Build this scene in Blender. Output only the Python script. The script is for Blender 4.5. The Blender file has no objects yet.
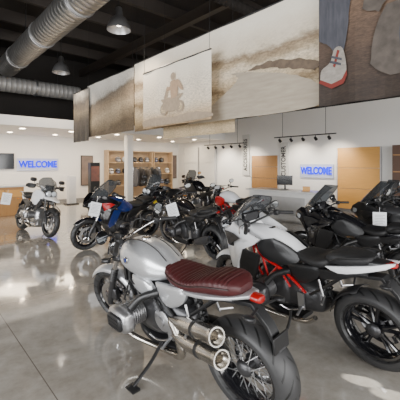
import bpy, math, random
from mathutils import Vector, Matrix
random.seed(4)
D=bpy.data; SC=bpy.context.scene
TH=math.radians(41.4); CU=math.cos(TH); SU=math.sin(TH)
def RW(v,u,z=0): return Vector((v*CU-u*SU, v*SU+u*CU, z))
# ------------------------------------------------------------ materials
MC={}
def mat(name,col,rough=.5,metal=0,col2=None,scale=8,emit=0,coat=0,stretch=None,bump=0,spec=.5):
    if name in MC: return MC[name]
    m=D.materials.new(name); m.use_nodes=True; nt=m.node_tree; b=nt.nodes['Principled BSDF']
    tc=nt.nodes.new('ShaderNodeTexCoord'); mp=nt.nodes.new('ShaderNodeMapping'); n=nt.nodes.new('ShaderNodeTexNoise')
    nt.links.new(tc.outputs['Object'],mp.inputs[0]); nt.links.new(mp.outputs[0],n.inputs['Vector'])
    if stretch: mp.inputs['Scale'].default_value=stretch
    n.inputs['Scale'].default_value=scale; n.inputs['Detail'].default_value=4
    mx=nt.nodes.new('ShaderNodeMix'); mx.data_type='RGBA'
    c2=col2 or tuple(c*.82 for c in col)
    mx.inputs[6].default_value=(*col,1); mx.inputs[7].default_value=(*c2,1)
    nt.links.new(n.outputs['Fac'],mx.inputs[0]); nt.links.new(mx.outputs[2],b.inputs['Base Color'])
    b.inputs['Roughness'].default_value=rough; b.inputs['Metallic'].default_value=metal
    b.inputs['Coat Weight'].default_value=coat; b.inputs['Specular IOR Level'].default_value=spec
    if emit:
        nt.links.new(mx.outputs[2],b.inputs['Emission Color']); b.inputs['Emission Strength'].default_value=emit
    if bump:
        bp=nt.nodes.new('ShaderNodeBump'); bp.inputs['Strength'].default_value=bump; bp.inputs['Distance'].default_value=.01
        nt.links.new(n.outputs['Fac'],bp.inputs['Height']); nt.links.new(bp.outputs[0],b.inputs['Normal'])
    MC[name]=m; return m
def glassmat(name,col,t=.6,rough=.05):
    m=D.materials.new(name); m.use_nodes=True; nt=m.node_tree; nt.nodes.clear()
    o=nt.nodes.new('ShaderNodeOutputMaterial'); mx=nt.nodes.new('ShaderNodeMixShader')
    tr=nt.nodes.new('ShaderNodeBsdfTransparent'); tr.inputs[0].default_value=(*col,1)
    gl=nt.nodes.new('ShaderNodeBsdfPrincipled'); gl.inputs['Base Color'].default_value=(col[0]*.3,col[1]*.3,col[2]*.3,1); gl.inputs['Roughness'].default_value=rough
    mx.inputs[0].default_value=1-t
    nt.links.new(tr.outputs[0],mx.inputs[1]); nt.links.new(gl.outputs[0],mx.inputs[2]); nt.links.new(mx.outputs[0],o.inputs[0])
    return m
def rubber():
    m=mat('tyre_rubber',(.03,.03,.031),.5); nt=m.node_tree; b=nt.nodes['Principled BSDF']; L=nt.links.new
    def M(op,*a):
        n=nt.nodes.new('ShaderNodeMath'); n.operation=op
        for i,x in enumerate(a):
            if isinstance(x,(int,float)): n.inputs[i].default_value=x
            else: L(x,n.inputs[i])
        return n.outputs[0]
    tc=nt.nodes.new('ShaderNodeTexCoord'); s=nt.nodes.new('ShaderNodeSeparateXYZ'); L(tc.outputs['Object'],s.inputs[0])
    a=M('ARCTAN2',s.outputs[2],s.outputs[0]); ay=M('ABSOLUTE',s.outputs[1])
    f=M('FRACT',M('ADD',M('MULTIPLY',a,18/6.2832),M('MULTIPLY',ay,-14)))
    g=M('LESS_THAN',f,.17); band=M('MULTIPLY',M('GREATER_THAN',ay,.014),M('LESS_THAN',ay,.078))
    h=M('MULTIPLY',g,band); bp=nt.nodes.new('ShaderNodeBump'); bp.inputs['Strength'].default_value=1; bp.inputs['Distance'].default_value=.012; bp.invert=True
    L(h,bp.inputs['Height']); L(bp.outputs[0],b.inputs['Normal'])
    mx=nt.nodes.new('ShaderNodeMix');mx.data_type='RGBA';L(h,mx.inputs[0]);mx.inputs[6].default_value=(.030,.030,.031,1);mx.inputs[7].default_value=(.004,.004,.004,1);L(mx.outputs[2],b.inputs['Base Color'])  # shade inside the tread grooves is mixed into the rubber colour too
    return m
RUB=rubber()
BLK=mat('gloss_black',(.008,.008,.010),.14,coat=.6)
SAT=mat('satin_black',(.013,.013,.014),.40)
CHR=mat('chrome',(.8,.8,.82),.12,1)
ALU=mat('cast_aluminium',(.5,.5,.51),.35,.9,bump=.1,scale=60)
BRU=mat('brushed_silver',(.70,.71,.73),.28,.65,col2=(.50,.51,.53),scale=20,stretch=(1,8,8),coat=.4)
STL=mat('stainless_exhaust',(.66,.63,.58),.24,1,col2=(.42,.39,.35))
GUN=mat('gunmetal',(.085,.085,.09),.36,.7)
WHT=mat('white_paint',(.84,.85,.87),.2,coat=.5)
RED=mat('red_paint',(.50,.006,.010),.25,coat=.5)
BLU=mat('blue_paint',(.012,.03,.16),.25,coat=.5)
LEA=mat('oxblood_leather',(.060,.007,.008),.5,col2=(.032,.004,.005),scale=30,bump=.25)
BSE=mat('black_vinyl',(.013,.013,.014),.6,bump=.3,scale=60)
YEL=mat('yellow_paint',(.75,.55,.03),.3)
TAIL=mat('red_lens',(.30,.005,.005),.15,emit=.03)
LENS=mat('headlamp_glass',(.75,.8,.85),.08,.3)
AMB=mat('amber_lens',(.8,.3,.03),.2)
SCR=glassmat('clear_screen',(.52,.54,.57),.55)
SCD=glassmat('smoked_screen',(.28,.30,.32),.5)
MIR=mat('mirror_glass',(.75,.78,.8),.03,1)
# ------------------------------------------------------------ geometry
def mk(name,g,m,parent=None,smooth=True,ml=None,bevel=0,sub=0,label=None,auto=True):
    me=D.meshes.new(name); me.from_pydata([tuple(p) for p in g[0]],[],[tuple(f) for f in g[1]]); me.update()
    mats=m if isinstance(m,(list,tuple)) else [m]
    for x in mats: me.materials.append(x)
    import bmesh
    bm=bmesh.new(); bm.from_mesh(me); bmesh.ops.recalc_face_normals(bm,faces=bm.faces); 
    if smooth:
        for f in bm.faces: f.smooth=True
        for e in bm.edges:
            if len(e.link_faces)==2 and e.calc_face_angle(0)>math.radians(42): e.smooth=False
    bm.to_mesh(me); bm.free()
    if len(g)>2:
        for i,k in g[2].items(): me.polygons[i].material_index=k
    o=D.objects.new(name,me); SC.collection.objects.link(o)
    if parent: o.parent=parent
    if ml is not None: o.matrix_local=ml
    if bevel:
        b=o.modifiers.new('b','BEVEL'); b.width=bevel; b.segments=2; b.limit_method='ANGLE'
    if sub:
        s=o.modifiers.new('s','SUBSURF'); s.levels=sub; s.render_levels=sub
    if label: o['label']=label
    return o
def join(*gs):
    V=[];F=[]
    for g in gs:
        n=len(V); V+=list(g[0]); F+=[tuple(i+n for i in f) for f in g[1]]
    return V,F
def xfm(g,M): return [M@Vector(p) for p in g[0]],g[1]
def cr(P,k=5):
    P=[tuple(p) for p in P]; out=[]
    for i in range(len(P)-1):
        a=P[max(i-1,0)];b=P[i];c=P[i+1];d=P[min(i+2,len(P)-1)]
        for j in range(k):
            t=j/k; out.append(tuple(.5*(2*b[q]+(c[q]-a[q])*t+(2*a[q]-5*b[q]+4*c[q]-d[q])*t*t+(3*b[q]-a[q]-3*c[q]+d[q])*t**3) for q in range(len(b))))
    out.append(P[-1]); return out
def tube(P,r,n=8,k=4):
    if len(P)>2 and k>1:
        R=r if isinstance(r,(list,tuple)) else [r]*len(P)
        Q=cr([(*p,x) for p,x in zip(P,R)],k); P=[Vector(q[:3]) for q in Q]; R=[q[3] for q in Q]
    else:
        P=[Vector(p) for p in P]; R=r if isinstance(r,(list,tuple)) else [r]*len(P)
    V=[];F=[];t=(P[1]-P[0]).normalized(); a=t.orthogonal().normalized()
    for i,p in enumerate(P):
        t=((P[min(i+1,len(P)-1)]-P[max(i-1,0)])).normalized(); a=(a-t*a.dot(t)).normalized(); b=t.cross(a)
        for j in range(n):
            w=2*math.pi*j/n; V.append(p+(a*math.cos(w)+b*math.sin(w))*R[i])
    for i in range(len(P)-1):
        for j in range(n): F.append((i*n+j,i*n+(j+1)%n,(i+1)*n+(j+1)%n,(i+1)*n+j))
    F.append(tuple(range(n-1,-1,-1))); F.append(tuple((len(P)-1)*n+j for j in range(n))); return V,F
def lathe(prof,c=(0,0,0),ax=(0,1,0),n=24,closed=False):
    ax=Vector(ax).normalized(); a=ax.orthogonal().normalized(); b=ax.cross(a); c=Vector(c); V=[];F=[];m=len(prof)
    for j in range(n):
        w=2*math.pi*j/n; d=a*math.cos(w)+b*math.sin(w)
        for r,h in prof: V.append(c+d*r+ax*h)
    for j in range(n):
        k=(j+1)%n
        for i in range(m if closed else m-1):
            i2=(i+1)%m; F.append((j*m+i,k*m+i,k*m+i2,j*m+i2))
    if not closed:
        if prof[0][0]>1e-4: F.append(tuple(j*m for j in range(n)))
        if prof[-1][0]>1e-4: F.append(tuple(j*m+m-1 for j in range(n-1,-1,-1)))
    return V,F
def box(c,s,t=1.0):
    x,y,z=[q/2 for q in s]; V=[]
    for dz in(-1,1):
        k=t if dz>0 else 1
        for dx,dy in((-1,-1),(1,-1),(1,1),(-1,1)): V.append(Vector((c[0]+dx*x*k,c[1]+dy*y*k,c[2]+dz*z)))
    return V,[(3,2,1,0),(4,5,6,7),(0,1,5,4),(1,2,6,5),(2,3,7,6),(3,0,4,7)]
def body(S,e=2.6,n=20,k=4,yo=0):
    S=[(*s,0) if len(s)==4 else s for s in S]; S=cr(S,k) if k>1 else S
    V=[];F=[]
    for x,w,zb,zt,tp in S:
        zc=(zb+zt)/2;h=(zt-zb)/2
        for j in range(n):
            a=2*math.pi*j/n; ca,sa=math.cos(a),math.sin(a)
            yy=w*math.copysign(abs(ca)**(2/e),ca); zz=h*math.copysign(abs(sa)**(2/e),sa)
            yy*=1-tp*(zz/h*.5+.5 if h>1e-5 else 0)
            V.append(Vector((x,yy+yo,zc+zz)))
    m=len(S)
    for i in range(m-1):
        for j in range(n): F.append((i*n+j,(i+1)*n+j,(i+1)*n+(j+1)%n,i*n+(j+1)%n))
    F.append(tuple(range(n))); F.append(tuple((m-1)*n+j for j in range(n-1,-1,-1))); return V,F
def dome(L,bulge=.03,th=.012,out=(0,1,0),k=3):
    L=[Vector(p) for p in L]
    if k>1: L=[Vector(p) for p in cr(L+[L[0]],k)[:-1]]
    c=sum(L,Vector())/len(L); out=Vector(out); n=len(L); V=[];F=[]
    V+=[p-out*th for p in L]
    ts=[0,.12,.35,.65]
    for t in ts: V+=[p.lerp(c,t)+out*bulge*math.sqrt(1-(1-t)**2) for p in L]
    V.append(c+out*bulge)
    for i in range(len(ts)):
        for j in range(n): F.append((i*n+j,i*n+(j+1)%n,(i+1)*n+(j+1)%n,(i+1)*n+j))
    b=len(ts)*n
    for j in range(n): F.append((b+j,b+(j+1)%n,b+n))
    F.append(tuple(range(n-1,-1,-1))); return V,F
def ext(P,y0,y1):
    n=len(P); V=[Vector((x,y0,z)) for x,z in P]+[Vector((x,y1,z)) for x,z in P]
    F=[tuple(range(n)),tuple(range(2*n-1,n-1,-1))]+[(i,(i+1)%n,n+(i+1)%n,n+i) for i in range(n)]; return V,F
def top(o,label,cat,group=None):
    o['label']=label;o['category']=cat
    if group:o['group']=group
    return o
def empty(name,loc,rz=0):
    e=D.objects.new(name,None); e.location=loc; e.rotation_euler=(0,0,rz); e.empty_display_size=.2; SC.collection.objects.link(e); return e
# ------------------------------------------------------------ wheels
def wheel(bike,name,R,w,rr,kind,ml,discs,rimmat,detail=1):
    n=56 if detail else 36
    h=w/2
    pf=[(rr+.004,-h*.72),(rr+.02,-h*.95),((rr+R)/2,-h),(R-.045,-h*.97),(R-.028,-h*.86),(R-.012,-h*.6),(R-.003,-h*.3),(R,0)]
    pf=pf+[(r,-y) for r,y in reversed(pf[:-1])]
    T=mk(name,lathe(pf,n=n,closed=True),RUB,bike,ml=ml)
    rp=[(rr+.012,-h*.76),(rr+.012,-h*.66),(rr-.008,-h*.6),(rr-.02,-h*.25),(rr-.02,h*.25),(rr-.008,h*.6),(rr+.012,h*.66),(rr+.012,h*.76),(rr-.01,h*.72),(rr-.03,h*.3),(rr-.03,-h*.3),(rr-.01,-h*.72)]
    gs=[lathe(rp,n=n,closed=True)]
    if kind=='wire':
        N=36
        sp=[]
        for i in range(N):
            a=2*math.pi*i/N; sg=1 if i%2 else -1; a2=a+(.42 if (i//2)%2 else -.42)
            sp.append(tube([(.045*math.cos(a2),sg*.045,.045*math.sin(a2)),((rr-.02)*math.cos(a),sg*h*.2,(rr-.02)*math.sin(a))],.0032,4))
        mk('spokes',join(*sp),CHR if rimmat is not BLK else ALU,T)
    else:
        for i in range(5 if kind=='cast5' else 7):
            a0=2*math.pi*i/(5 if kind=='cast5' else 7)+.3
            for da in((-.16,.16) if kind=='cast5' else (0,)):
                a=a0+da; b=a0+da*.5
                p0=Vector((.04*math.cos(b),0,.04*math.sin(b))); p1=Vector(((rr-.02)*math.cos(a),0,(rr-.02)*math.sin(a)))
                g=tube([p0,(p0+p1)/2,p1],[.024,.015,.017],8,2); gs.append(g)
    mk('rim',join(*gs),rimmat,T)
    mk('hub',lathe([(0,-h*.75),(.03,-h*.75),(.05,-h*.6),(.055,-h*.5),(.035,-h*.3),(.035,h*.3),(.055,h*.5),(.05,h*.6),(.03,h*.75),(0,h*.75)],n=20),GUN if rimmat is BLK else ALU,T)
    for s in discs:
        y=s*(h*.5+.022)
        mk('brake_disc',join(lathe([(.105,-.0025),(.158,-.0025),(.158,.0025),(.105,.0025)],(0,y,0),n=36,closed=True),
            *[tube([(.04*math.cos(q),y*.9,.04*math.sin(q)),(.11*math.cos(q+.3),y,.11*math.sin(q+.3))],.006,5) for q in [i*math.pi/3 for i in range(6)]]),CHR,T)
    return T
def tagat(wp,tilt=0):
    wp=Vector(wp)
    t=empty('price_tag',wp,0); top(t,'white paper price tag hanging by a string from a motorcycle handlebar','tag','price tags on the motorcycles')
    t.rotation_euler=(0,tilt,math.atan2(-wp.x,wp.y)+.25)
    mk('tag_card',box((0,0,-.20),(.19,.003,.25)),mat('tag_paper',(.9,.92,.95),.6),t,smooth=False)
    mk('tag_string',tube([(0,0,0),(0,0,-.08)],.003,5),WHT,t)
    mk('tag_print',join(*[box((-.01 if i%2 else 0,-.003,-.12-.024*i),(.11 if i%2 else .14,.001,.004)) for i in range(7)]),GUN,t,smooth=False)
# ------------------------------------------------------------ motorcycle
def bike(loc,ang,sc,style,label,tank,panel,seat=None,frame=None,accent=None,steer=0,lean=-8,screen=None,rim=None,detail=1,hb=0,wk='cast5',tag=None,lower=None,long=1.0,flat=.97,scr=1.42):
    seat=seat or BSE; frame=frame or SAT; accent=accent or panel; rim=rim or BLK; screen=screen or SCD; lower=lower or SAT
    B=empty('motorcycle',(loc[0],loc[1],.004)); B.rotation_euler=(math.radians(lean),0,math.radians(ang)); B.scale=(sc*long,sc,sc*flat)
    top(B,label,'motorcycle')
    adv=style=='adventure'; rs=style=='touring'; cafe=style=='cafe'; nak=style=='naked'
    Rf=.325 if adv else .305; Rr=.32
    hp=Vector((.43,0,.9)); ax=Vector((-.44,0,.9)).normalized()
    S=Matrix.Translation(hp)@Matrix.Rotation(math.radians(steer),4,ax)@Matrix.Translation(-hp)
    def A(name,g,m,parent=None,**k): return mk(name,g,m,parent or B,**k)
    def FA(name,g,m,parent=None,**k): return mk(name,xfm(g,S),m,parent or B,**k)
    wheel(B,'front_wheel',Rf,.12,.225 if not adv else .245,wk,S@Matrix.Translation((.75,0,Rf)),(-1,1),rim,detail)
    wheel(B,'rear_wheel',Rr,.18 if not adv else .165,.218,wk,Matrix.Translation((-.75,0,Rr)),(-1,),rim,detail)
    up=.05 if adv else (-.03 if cafe else 0)
    for s in(1,-1):
        y=s*.105
        L=FA('fork_leg',join(tube([(.745,y,Rf-.03),(.735,y,Rf+.02),(.62,y,.58)],[.024,.03,.029],10,1)),GUN if cafe else SAT)
        FA('fork_tube',tube([(.63,y,.56),(.44,y,.96+up)],.022,10),CHR,L)
        FA('brake_caliper',box((.66,s*.095,.40),(.07,.05,.11)),GUN,L,bevel=.01)
        if cafe: FA('fork_gaiter',lathe([(.024,0)]+[(.034 if i%2 else .028,.012*i) for i in range(1,12)]+[(.024,.15)],(.635,y,.55),(-.45,0,.9),16),SAT,L)
    FA('triple_clamp',join(box((.50,0,.80),(.09,.27,.035)),box((.435,0,.955+up),(.09,.26,.03))),GUN,bevel=.008)
    V=[];F=[]
    for i in range(11):
        a=math.radians(150-i*11 if not adv else 140-i*10)
        for j in range(7):
            t=(j-3)/3; r=Rf+.03-.045*abs(t)**2.2
            V.append(Vector((.75+r*math.cos(a),t*.075,Rf+r*math.sin(a))))
    for i in range(10):
        for j in range(6): F.append((i*7+j,i*7+j+1,i*7+j+8,i*7+j+7))
    o=FA('front_fender',(V,F),(panel if (rs) else (BRU if cafe else SAT))); o.modifiers.new('s','SOLIDIFY').thickness=.006
    EM=GUN if not adv else ALU
    E=A('engine',join(body([(-.12,.10,.30,.60),(-.05,.15,.26,.64),(.12,.16,.24,.64),(.24,.15,.28,.62),(.31,.10,.34,.56),(.33,.05,.38,.5)],3.2),
        lathe([(0,0),(.11,0),(.12,-.02),(.11,-.05),(0,-.05)],(.36,0,.46),(1,0,0),24)),EM)
    A('gearbox',body([(-.38,.05,.36,.5),(-.34,.10,.30,.56),(-.2,.13,.27,.60),(-.08,.14,.27,.62)],3),GUN,E)
    for s in(1,-1):
        fins=[lathe([(0,0),(.095,0),(.095,.008),(0,.008)],(.13,s*(.17+i*.02),.45),(0,s,0),20) for i in range(6)]
        A('cylinder',join(lathe([(.075,0),(.075,.13)],(.13,s*.15,.45),(0,s,0),20),*fins),ALU,E)
        hd=body([(.01,.02,.40,.50),(.03,.05,.37,.53),(.13,.062,.35,.55),(.23,.05,.37,.53),(.255,.02,.40,.50)],3,yo=s*.33)
        A('cylinder_head',hd,ALU if cafe or adv else GUN,E)
        A('head_cover',join(body([(.04,.01,.41,.49),(.07,.018,.39,.51),(.19,.018,.39,.51),(.22,.01,.41,.49)],3,yo=s*.39),*[box((.13,s*.405,.42+i*.03),(.12,.012,.008)) for i in range(3)]),SAT if cafe else BLK,E)
        A('intake_pipe',tube([(.06,s*.28,.54),(0,s*.22,.62),(-.1,s*.13,.66)],[.03,.028,.035],12),SAT)
        A('exhaust_header',tube([(.2,s*.31,.39),(.26,s*.28,.30),(.2,s*.2,.20),(0,s*.14,.17),(-.22,s*.13,.2),(-.34,s*.16,.3)],.021,12),STL)
    A('skid_plate',body([(.30,.08,.22,.36),(.2,.12,.17,.26),(0,.12,.15,.2),(-.15,.08,.16,.2)],4),ALU if adv else SAT)
    if cafe:
        A('starter_cover',body([(-.06,.07,.56,.68),(.0,.10,.56,.72),(.2,.10,.58,.72),(.28,.06,.58,.68)],3),GUN,E)
        A('air_box',body([(-.32,.08,.56,.72),(-.26,.12,.55,.74),(-.10,.12,.58,.74),(-.04,.09,.6,.72)],3.2),SAT,E)
        for s in(1,-1): A('intake_snorkel',dome([(.20,s*.15,.73),(.02,s*.16,.74),(-.06,s*.15,.66),(.04,s*.16,.60),(.18,s*.16,.64)],.025,.03,(0,s,0)),BRU,E)
        A('engine_side_cover',join(lathe([(.085,0),(.085,.02),(.06,.03),(0,.03)],(-.12,.13,.44),(0,1,0),24),lathe([(.04,0),(.04,.045),(0,.045)],(-.12,.13,.44),(0,1,0),16)),ALU,E)
        A('wiring_loom',join(tube([(.3,.1,.75),(.2,.17,.68),(.05,.16,.66),(-.1,.16,.6)],.009,6),tube([(.35,.06,.7),(.28,.16,.6),(.2,.25,.55)],.007,6)),SAT)
    rt=.014 if not rs else .0135
    tr=[]
    for s in(1,-1):
        o_=.02 if rs else 0
        tr+=[tube([(.40,s*.03,.84),(.2,s*(.13+o_),.74),(-.05,s*(.14+o_),.66),(-.26,s*(.13+o_),.50)],rt,8),
             tube([(.42,s*.03,.78),(.3,s*.12,.62),(.18,s*(.16+o_),.56)],rt,8),
             tube([(.0,s*(.15+o_),.69),(.1,s*(.17+o_),.56)],rt*.8,8),tube([(.0,s*(.15+o_),.69),(-.12,s*(.15+o_),.52)],rt*.8,8),tube([(.18,s*(.14+o_),.73),(.1,s*(.17+o_),.56)],rt*.8,8)]
    A('frame',join(*tr),frame)
    A('rear_subframe',join(*[g for s in(1,-1) for g in (tube([(-.1,s*.13,.64),(-.4,s*.12,.74),(-.76,s*.09,.80)],.012,8),tube([(-.28,s*.12,.48),(-.45,s*.12,.62),(-.62,s*.1,.77)],.012,8))]),SAT)
    A('swingarm',join(tube([(-.26,-.07,.42),(-.45,-.13,.40),(-.75,-.14,Rr)],[.04,.045,.05],12),lathe([(0,-.04),(.07,-.04),(.075,.0),(.06,.05),(0,.05)],(-.75,-.14,Rr),(0,1,0),20)),SAT)
    sp=[(math.cos(i*.9)*.038,math.sin(i*.9)*.038,i/48) for i in range(49)]
    a0=Vector((-.42,0,.42));a1=Vector((-.30,0,.72)); d=(a1-a0); e1=d.orthogonal().normalized(); e2=d.normalized().cross(e1)
    A('shock_absorber',join(tube([a0+d*z+e1*x+e2*y for x,y,z in sp],.007,6,1),tube([a0,a1],.016,8)),accent if accent is YEL else SAT)
    h=.06 if adv else 0
    TK=[(.42,.04,.84,.90+h,.2),(.38,.11,.79,.97+h,.2),(.27,.165,.765,1.02+h,.25),(.12,.178,.75,1.03+h,.3),(-.02,.16,.75,.99+h,.3),(-.12,.115,.76,.925+h*.5,.25),(-.2,.07,.77,.875,.1)]
    if cafe: TK=[(.44,.06,.78,.89,.2),(.40,.14,.745,.955,.2),(.28,.19,.715,1.0,.22),(.12,.205,.70,1.01,.28),(-.02,.19,.705,.975,.28),(-.12,.14,.735,.915,.25),(-.19,.07,.77,.865,.1)]
    if rs: TK=[(.44,.07,.86,1.0,.2),(.38,.12,.82,1.02,.35),(.25,.145,.80,1.02,.45),(.10,.15,.79,1.0,.5),(-.04,.125,.78,.94,.4),(-.13,.09,.77,.88,.3),(-.2,.06,.77,.85,.1)]
    T=A('fuel_tank',body(TK,2.5,28,5),tank)
    zt0=TK[3][3]
    A('tank_cap',lathe([(0,.016),(.035,.014),(.042,.004),(.042,-.012)],(.17,0,zt0-.003),(.05,0,1),24),CHR,T)
    if cafe:
        for yy in(.06,-.06):
            pts=[]
            for s in cr([(*q,) for q in TK],5)[3:-4]:
                x,w,zb,zt,tp=s; pts.append((x,yy,zb+(zt-zb)*(.5+.5*(max(0,1-(abs(yy)/(w*(1-tp)+1e-4))**2.5))**(1/2.5))+.0005))
            A('tank_stripe',tube(pts,.004,6,1),SAT,T)
        for s in(1,-1):
            A('tank_badge',lathe([(0,.004),(.026,.003),(.029,0)],(.22,s*.186,.86),(0,s,.12),24),CHR,T,label='small round metal badge')
            A('tank_badge_centre',lathe([(0,.006),(.018,.005)],(.22,s*.186,.86),(0,s,.12),20),BLU,T)
    if rs:
        for s in(1,-1):
            A('tank_side_panel',dome([(.06,s*.145,.95),(.20,s*.155,.90),(.22,s*.17,.80),(.08,s*.175,.72),(-.14,s*.15,.73),(-.20,s*.11,.80),(-.12,s*.11,.87),(-.02,s*.125,.92)],.012,.02,(0,s,.15)),lower,T)
            A('tank_badge',lathe([(0,.004),(.026,.003),(.029,0)],(.26,s*.152,.90),(0,s,.2),20),CHR,T)
    if cafe:
        base=[(-.12,.07,.78,.86),(-.17,.11,.765,.875),(-.27,.145,.755,.862),(-.37,.158,.76,.85),(-.46,.158,.77,.865),(-.56,.15,.785,.905),(-.68,.135,.805,.925),(-.75,.11,.82,.915),(-.79,.06,.835,.885)]
        q=cr(base,9); sl=[]
        for i,s in enumerate(q):
            rib=.011*abs(math.sin(i*math.pi/3)) if 6<i<len(q)-10 else .006
            sl.append((s[0],s[1],s[2],s[3]+rib-.003,0))
        s0=A('seat',body(sl,3.2,24,1),seat)
        A('seat_piping',join(*[tube([(x,s*(w+.002),(zb+zt)/2+.012) for x,w,zb,zt in base[1:-1]],.005,6) for s in(1,-1)]),mat('dark_piping',(.02,.005,.004),.5),s0)
        A('seat_base',body([(-.14,.07,.74,.79),(-.3,.14,.735,.775),(-.5,.15,.75,.79),(-.7,.12,.79,.82),(-.84,.05,.82,.85)],4),BRU)
    elif rs or nak:
        A('seat',join(body([(-.13,.06,.78,.84),(-.2,.12,.77,.86),(-.33,.16,.76,.85),(-.44,.155,.77,.87),(-.48,.1,.80,.875)],3),body([(-.45,.11,.82,.90),(-.5,.14,.82,.935),(-.62,.13,.83,.945),(-.74,.09,.86,.94),(-.78,.05,.89,.93)],3)),seat)
    else:
        A('seat',join(body([(-.13,.07,.82,.90),(-.22,.13,.80,.905),(-.36,.16,.80,.89),(-.46,.15,.82,.92)],3),body([(-.44,.12,.86,.93),(-.5,.14,.86,.965),(-.65,.13,.87,.965),(-.74,.09,.88,.95)],3)),seat)
    if not cafe:
        for s in(1,-1):
            A('tail_fairing',dome([(-.46,s*.15,.81),(-.62,s*.135,.845),(-.80,s*.09,.885),(-.93,s*.04,.92),(-.88,s*.065,.87),(-.70,s*.12,.805),(-.56,s*.145,.775)],.008,.02,(0,s,0),k=2),accent if rs and accent is WHT else panel)
            A('tail_lower',dome([(-.34,s*.145,.76),(-.5,s*.147,.785),(-.8,s*.08,.84),(-.6,s*.12,.73),(-.42,s*.13,.68)],.006,.015,(0,s,0)),SAT)
        A('tail_cowl',body([(-.6,.08,.79,.87),(-.75,.07,.82,.91),(-.88,.045,.86,.91)],3),SAT)
        A('grab_rail',join(*[tube([(-.5,s*.13,.86),(-.6,s*.15,.91),(-.75,s*.12,.94),(-.8,s*.05,.94)],.010,8) for s in(1,-1)]),SAT if not adv else ALU)
    if cafe: A('tail_light',join(body([(-.895,.022,.80,.835),(-.885,.036,.795,.845),(-.84,.04,.795,.85)],2.2)),TAIL)
    else: A('tail_light',body([(-.925,.02,.875,.90),(-.91,.04,.87,.905),(-.87,.05,.865,.91)],3),TAIL)
    fw=.035 if cafe else .05
    A('rear_fender',ext([(-.62,.76),(-.84,.79),(-.94,.68),(-1.0,.54),(-.98,.54),(-.92,.66),(-.83,.76),(-.62,.73)],-fw,fw),SAT,bevel=.004)
    A('plate_holder',box((-.99,0,.59),(.012,.14,.10)),SAT,bevel=.003)
    for s in(1,-1):
        A('turn_signal',join(tube([(-.88,s*.03,.77),(-.9,s*.12,.77)],.008,6),body([(-.94,.012,.755,.785),(-.92,.025,.752,.788),(-.89,.025,.753,.787),(-.87,.015,.76,.78)],2,12,3,yo=s*.14)),AMB if adv else SAT)
        FA('turn_signal',join(tube([(.53,s*.1,.82),(.54,s*.17,.82)],.008,6),body([(.5,.015,.80,.84),(.53,.03,.795,.845),(.57,.03,.80,.84),(.59,.015,.81,.83)],2,12,3,yo=s*.2)),SAT)
    V=[];F=[]
    for i in range(9):
        a=math.radians(10+i*13)
        for j in range(5):
            t=(j-2)/2; r=Rr+.025-.03*t*t; V.append(Vector((-.75+r*math.cos(a),t*.1,Rr+r*math.sin(a))))
    for i in range(8):
        for j in range(4): F.append((i*5+j,i*5+j+1,i*5+j+6,i*5+j+5))
    if not cafe: A('wheel_hugger',(V[:30],F[:20]),SAT).modifiers.new('s','SOLIDIFY').thickness=.005
    for s in(1,-1):
        A('side_cover',dome([(-.08,s*.14,.74),(-.22,s*.145,.76),(-.4,s*.14,.77),(-.36,s*.14,.66),(-.22,s*.14,.58),(-.12,s*.14,.62)],.02,.02,(0,s,0)),SAT if not cafe else BRU)
        A('footpeg',join(tube([(-.2,s*.14,.34),(-.24,s*.26,.33)],.011,8),box((-.2,s*.14,.40),(.06,.015,.16))),ALU)
        A('passenger_footpeg',join(tube([(-.42,s*.13,.52),(-.46,s*.23,.50)],.010,8),tube([(-.38,s*.13,.66),(-.42,s*.14,.50)],.009,8)),ALU)
    A('gear_lever',tube([(-.2,.17,.33),(-.1,.19,.30),(-.02,.2,.32)],.008,6),CHR)
    if cafe:
        for (a,b) in (((-.27,.17,.40),(-.77,.24,.505)),((-.25,.17,.52),(-.75,.24,.64))):
            a=Vector(a);b=Vector(b);d=b-a;L=d.length
            M=A('muffler',lathe([(.02,0),(.026,L*.10),(.047,L*.28),(.053,L*.40),(.054,L*.93),(.057,L*.94),(.057,L),(.048,L),(.042,L-.02),(.032,L-.03),(.032,L-.12),(0,L-.12)],a,d,28),STL)
            A('muffler_clamp',lathe([(.054,L*.60),(.0575,L*.60),(.0575,L*.64),(.054,L*.64)],a,d,24,True),SAT,M)
        A('exhaust_collector',tube([(-.22,.13,.2),(-.32,.16,.27),(-.31,.17,.42),(-.26,.17,.52)],.03,12),STL)
    else:
        ys=-.19 if rs else .19
        A('muffler',join(body([(-.42,.03,.28,.36),(-.5,.045,.28,.40),(-.72,.05,.33,.48),(-.84,.045,.38,.50)],3,18,4,yo=ys)),BRU if adv else GUN)
        A('muffler_tip',lathe([(.032,0),(.032,.04),(.026,.04),(.026,0)],(-.84,ys,.44),(-1,0,.25),18,True),SAT)
    fy=.44 if cafe else .33; fz=.14*fy+.012
    A('side_stand',join(tube([(-.06,.12,.24),(-.09,fy*.6,.15),(-.11,fy,fz)],.013,8),box((-.12,fy+.01,fz-.004),(.09,.06,.012))),SAT)
    z=.03+hb+up; w=.40 if adv else .36
    bp=[(.20,w,1.03+z),(.29,w-.12,1.055+z),(.40,.08,1.0+z),(.41,0,.99+z),(.40,-.08,1.0+z),(.29,-w+.12,1.055+z),(.20,-w,1.03+z)]
    HB=FA('handlebar',tube(bp,.0115,10),SAT if not cafe else CHR)
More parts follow.
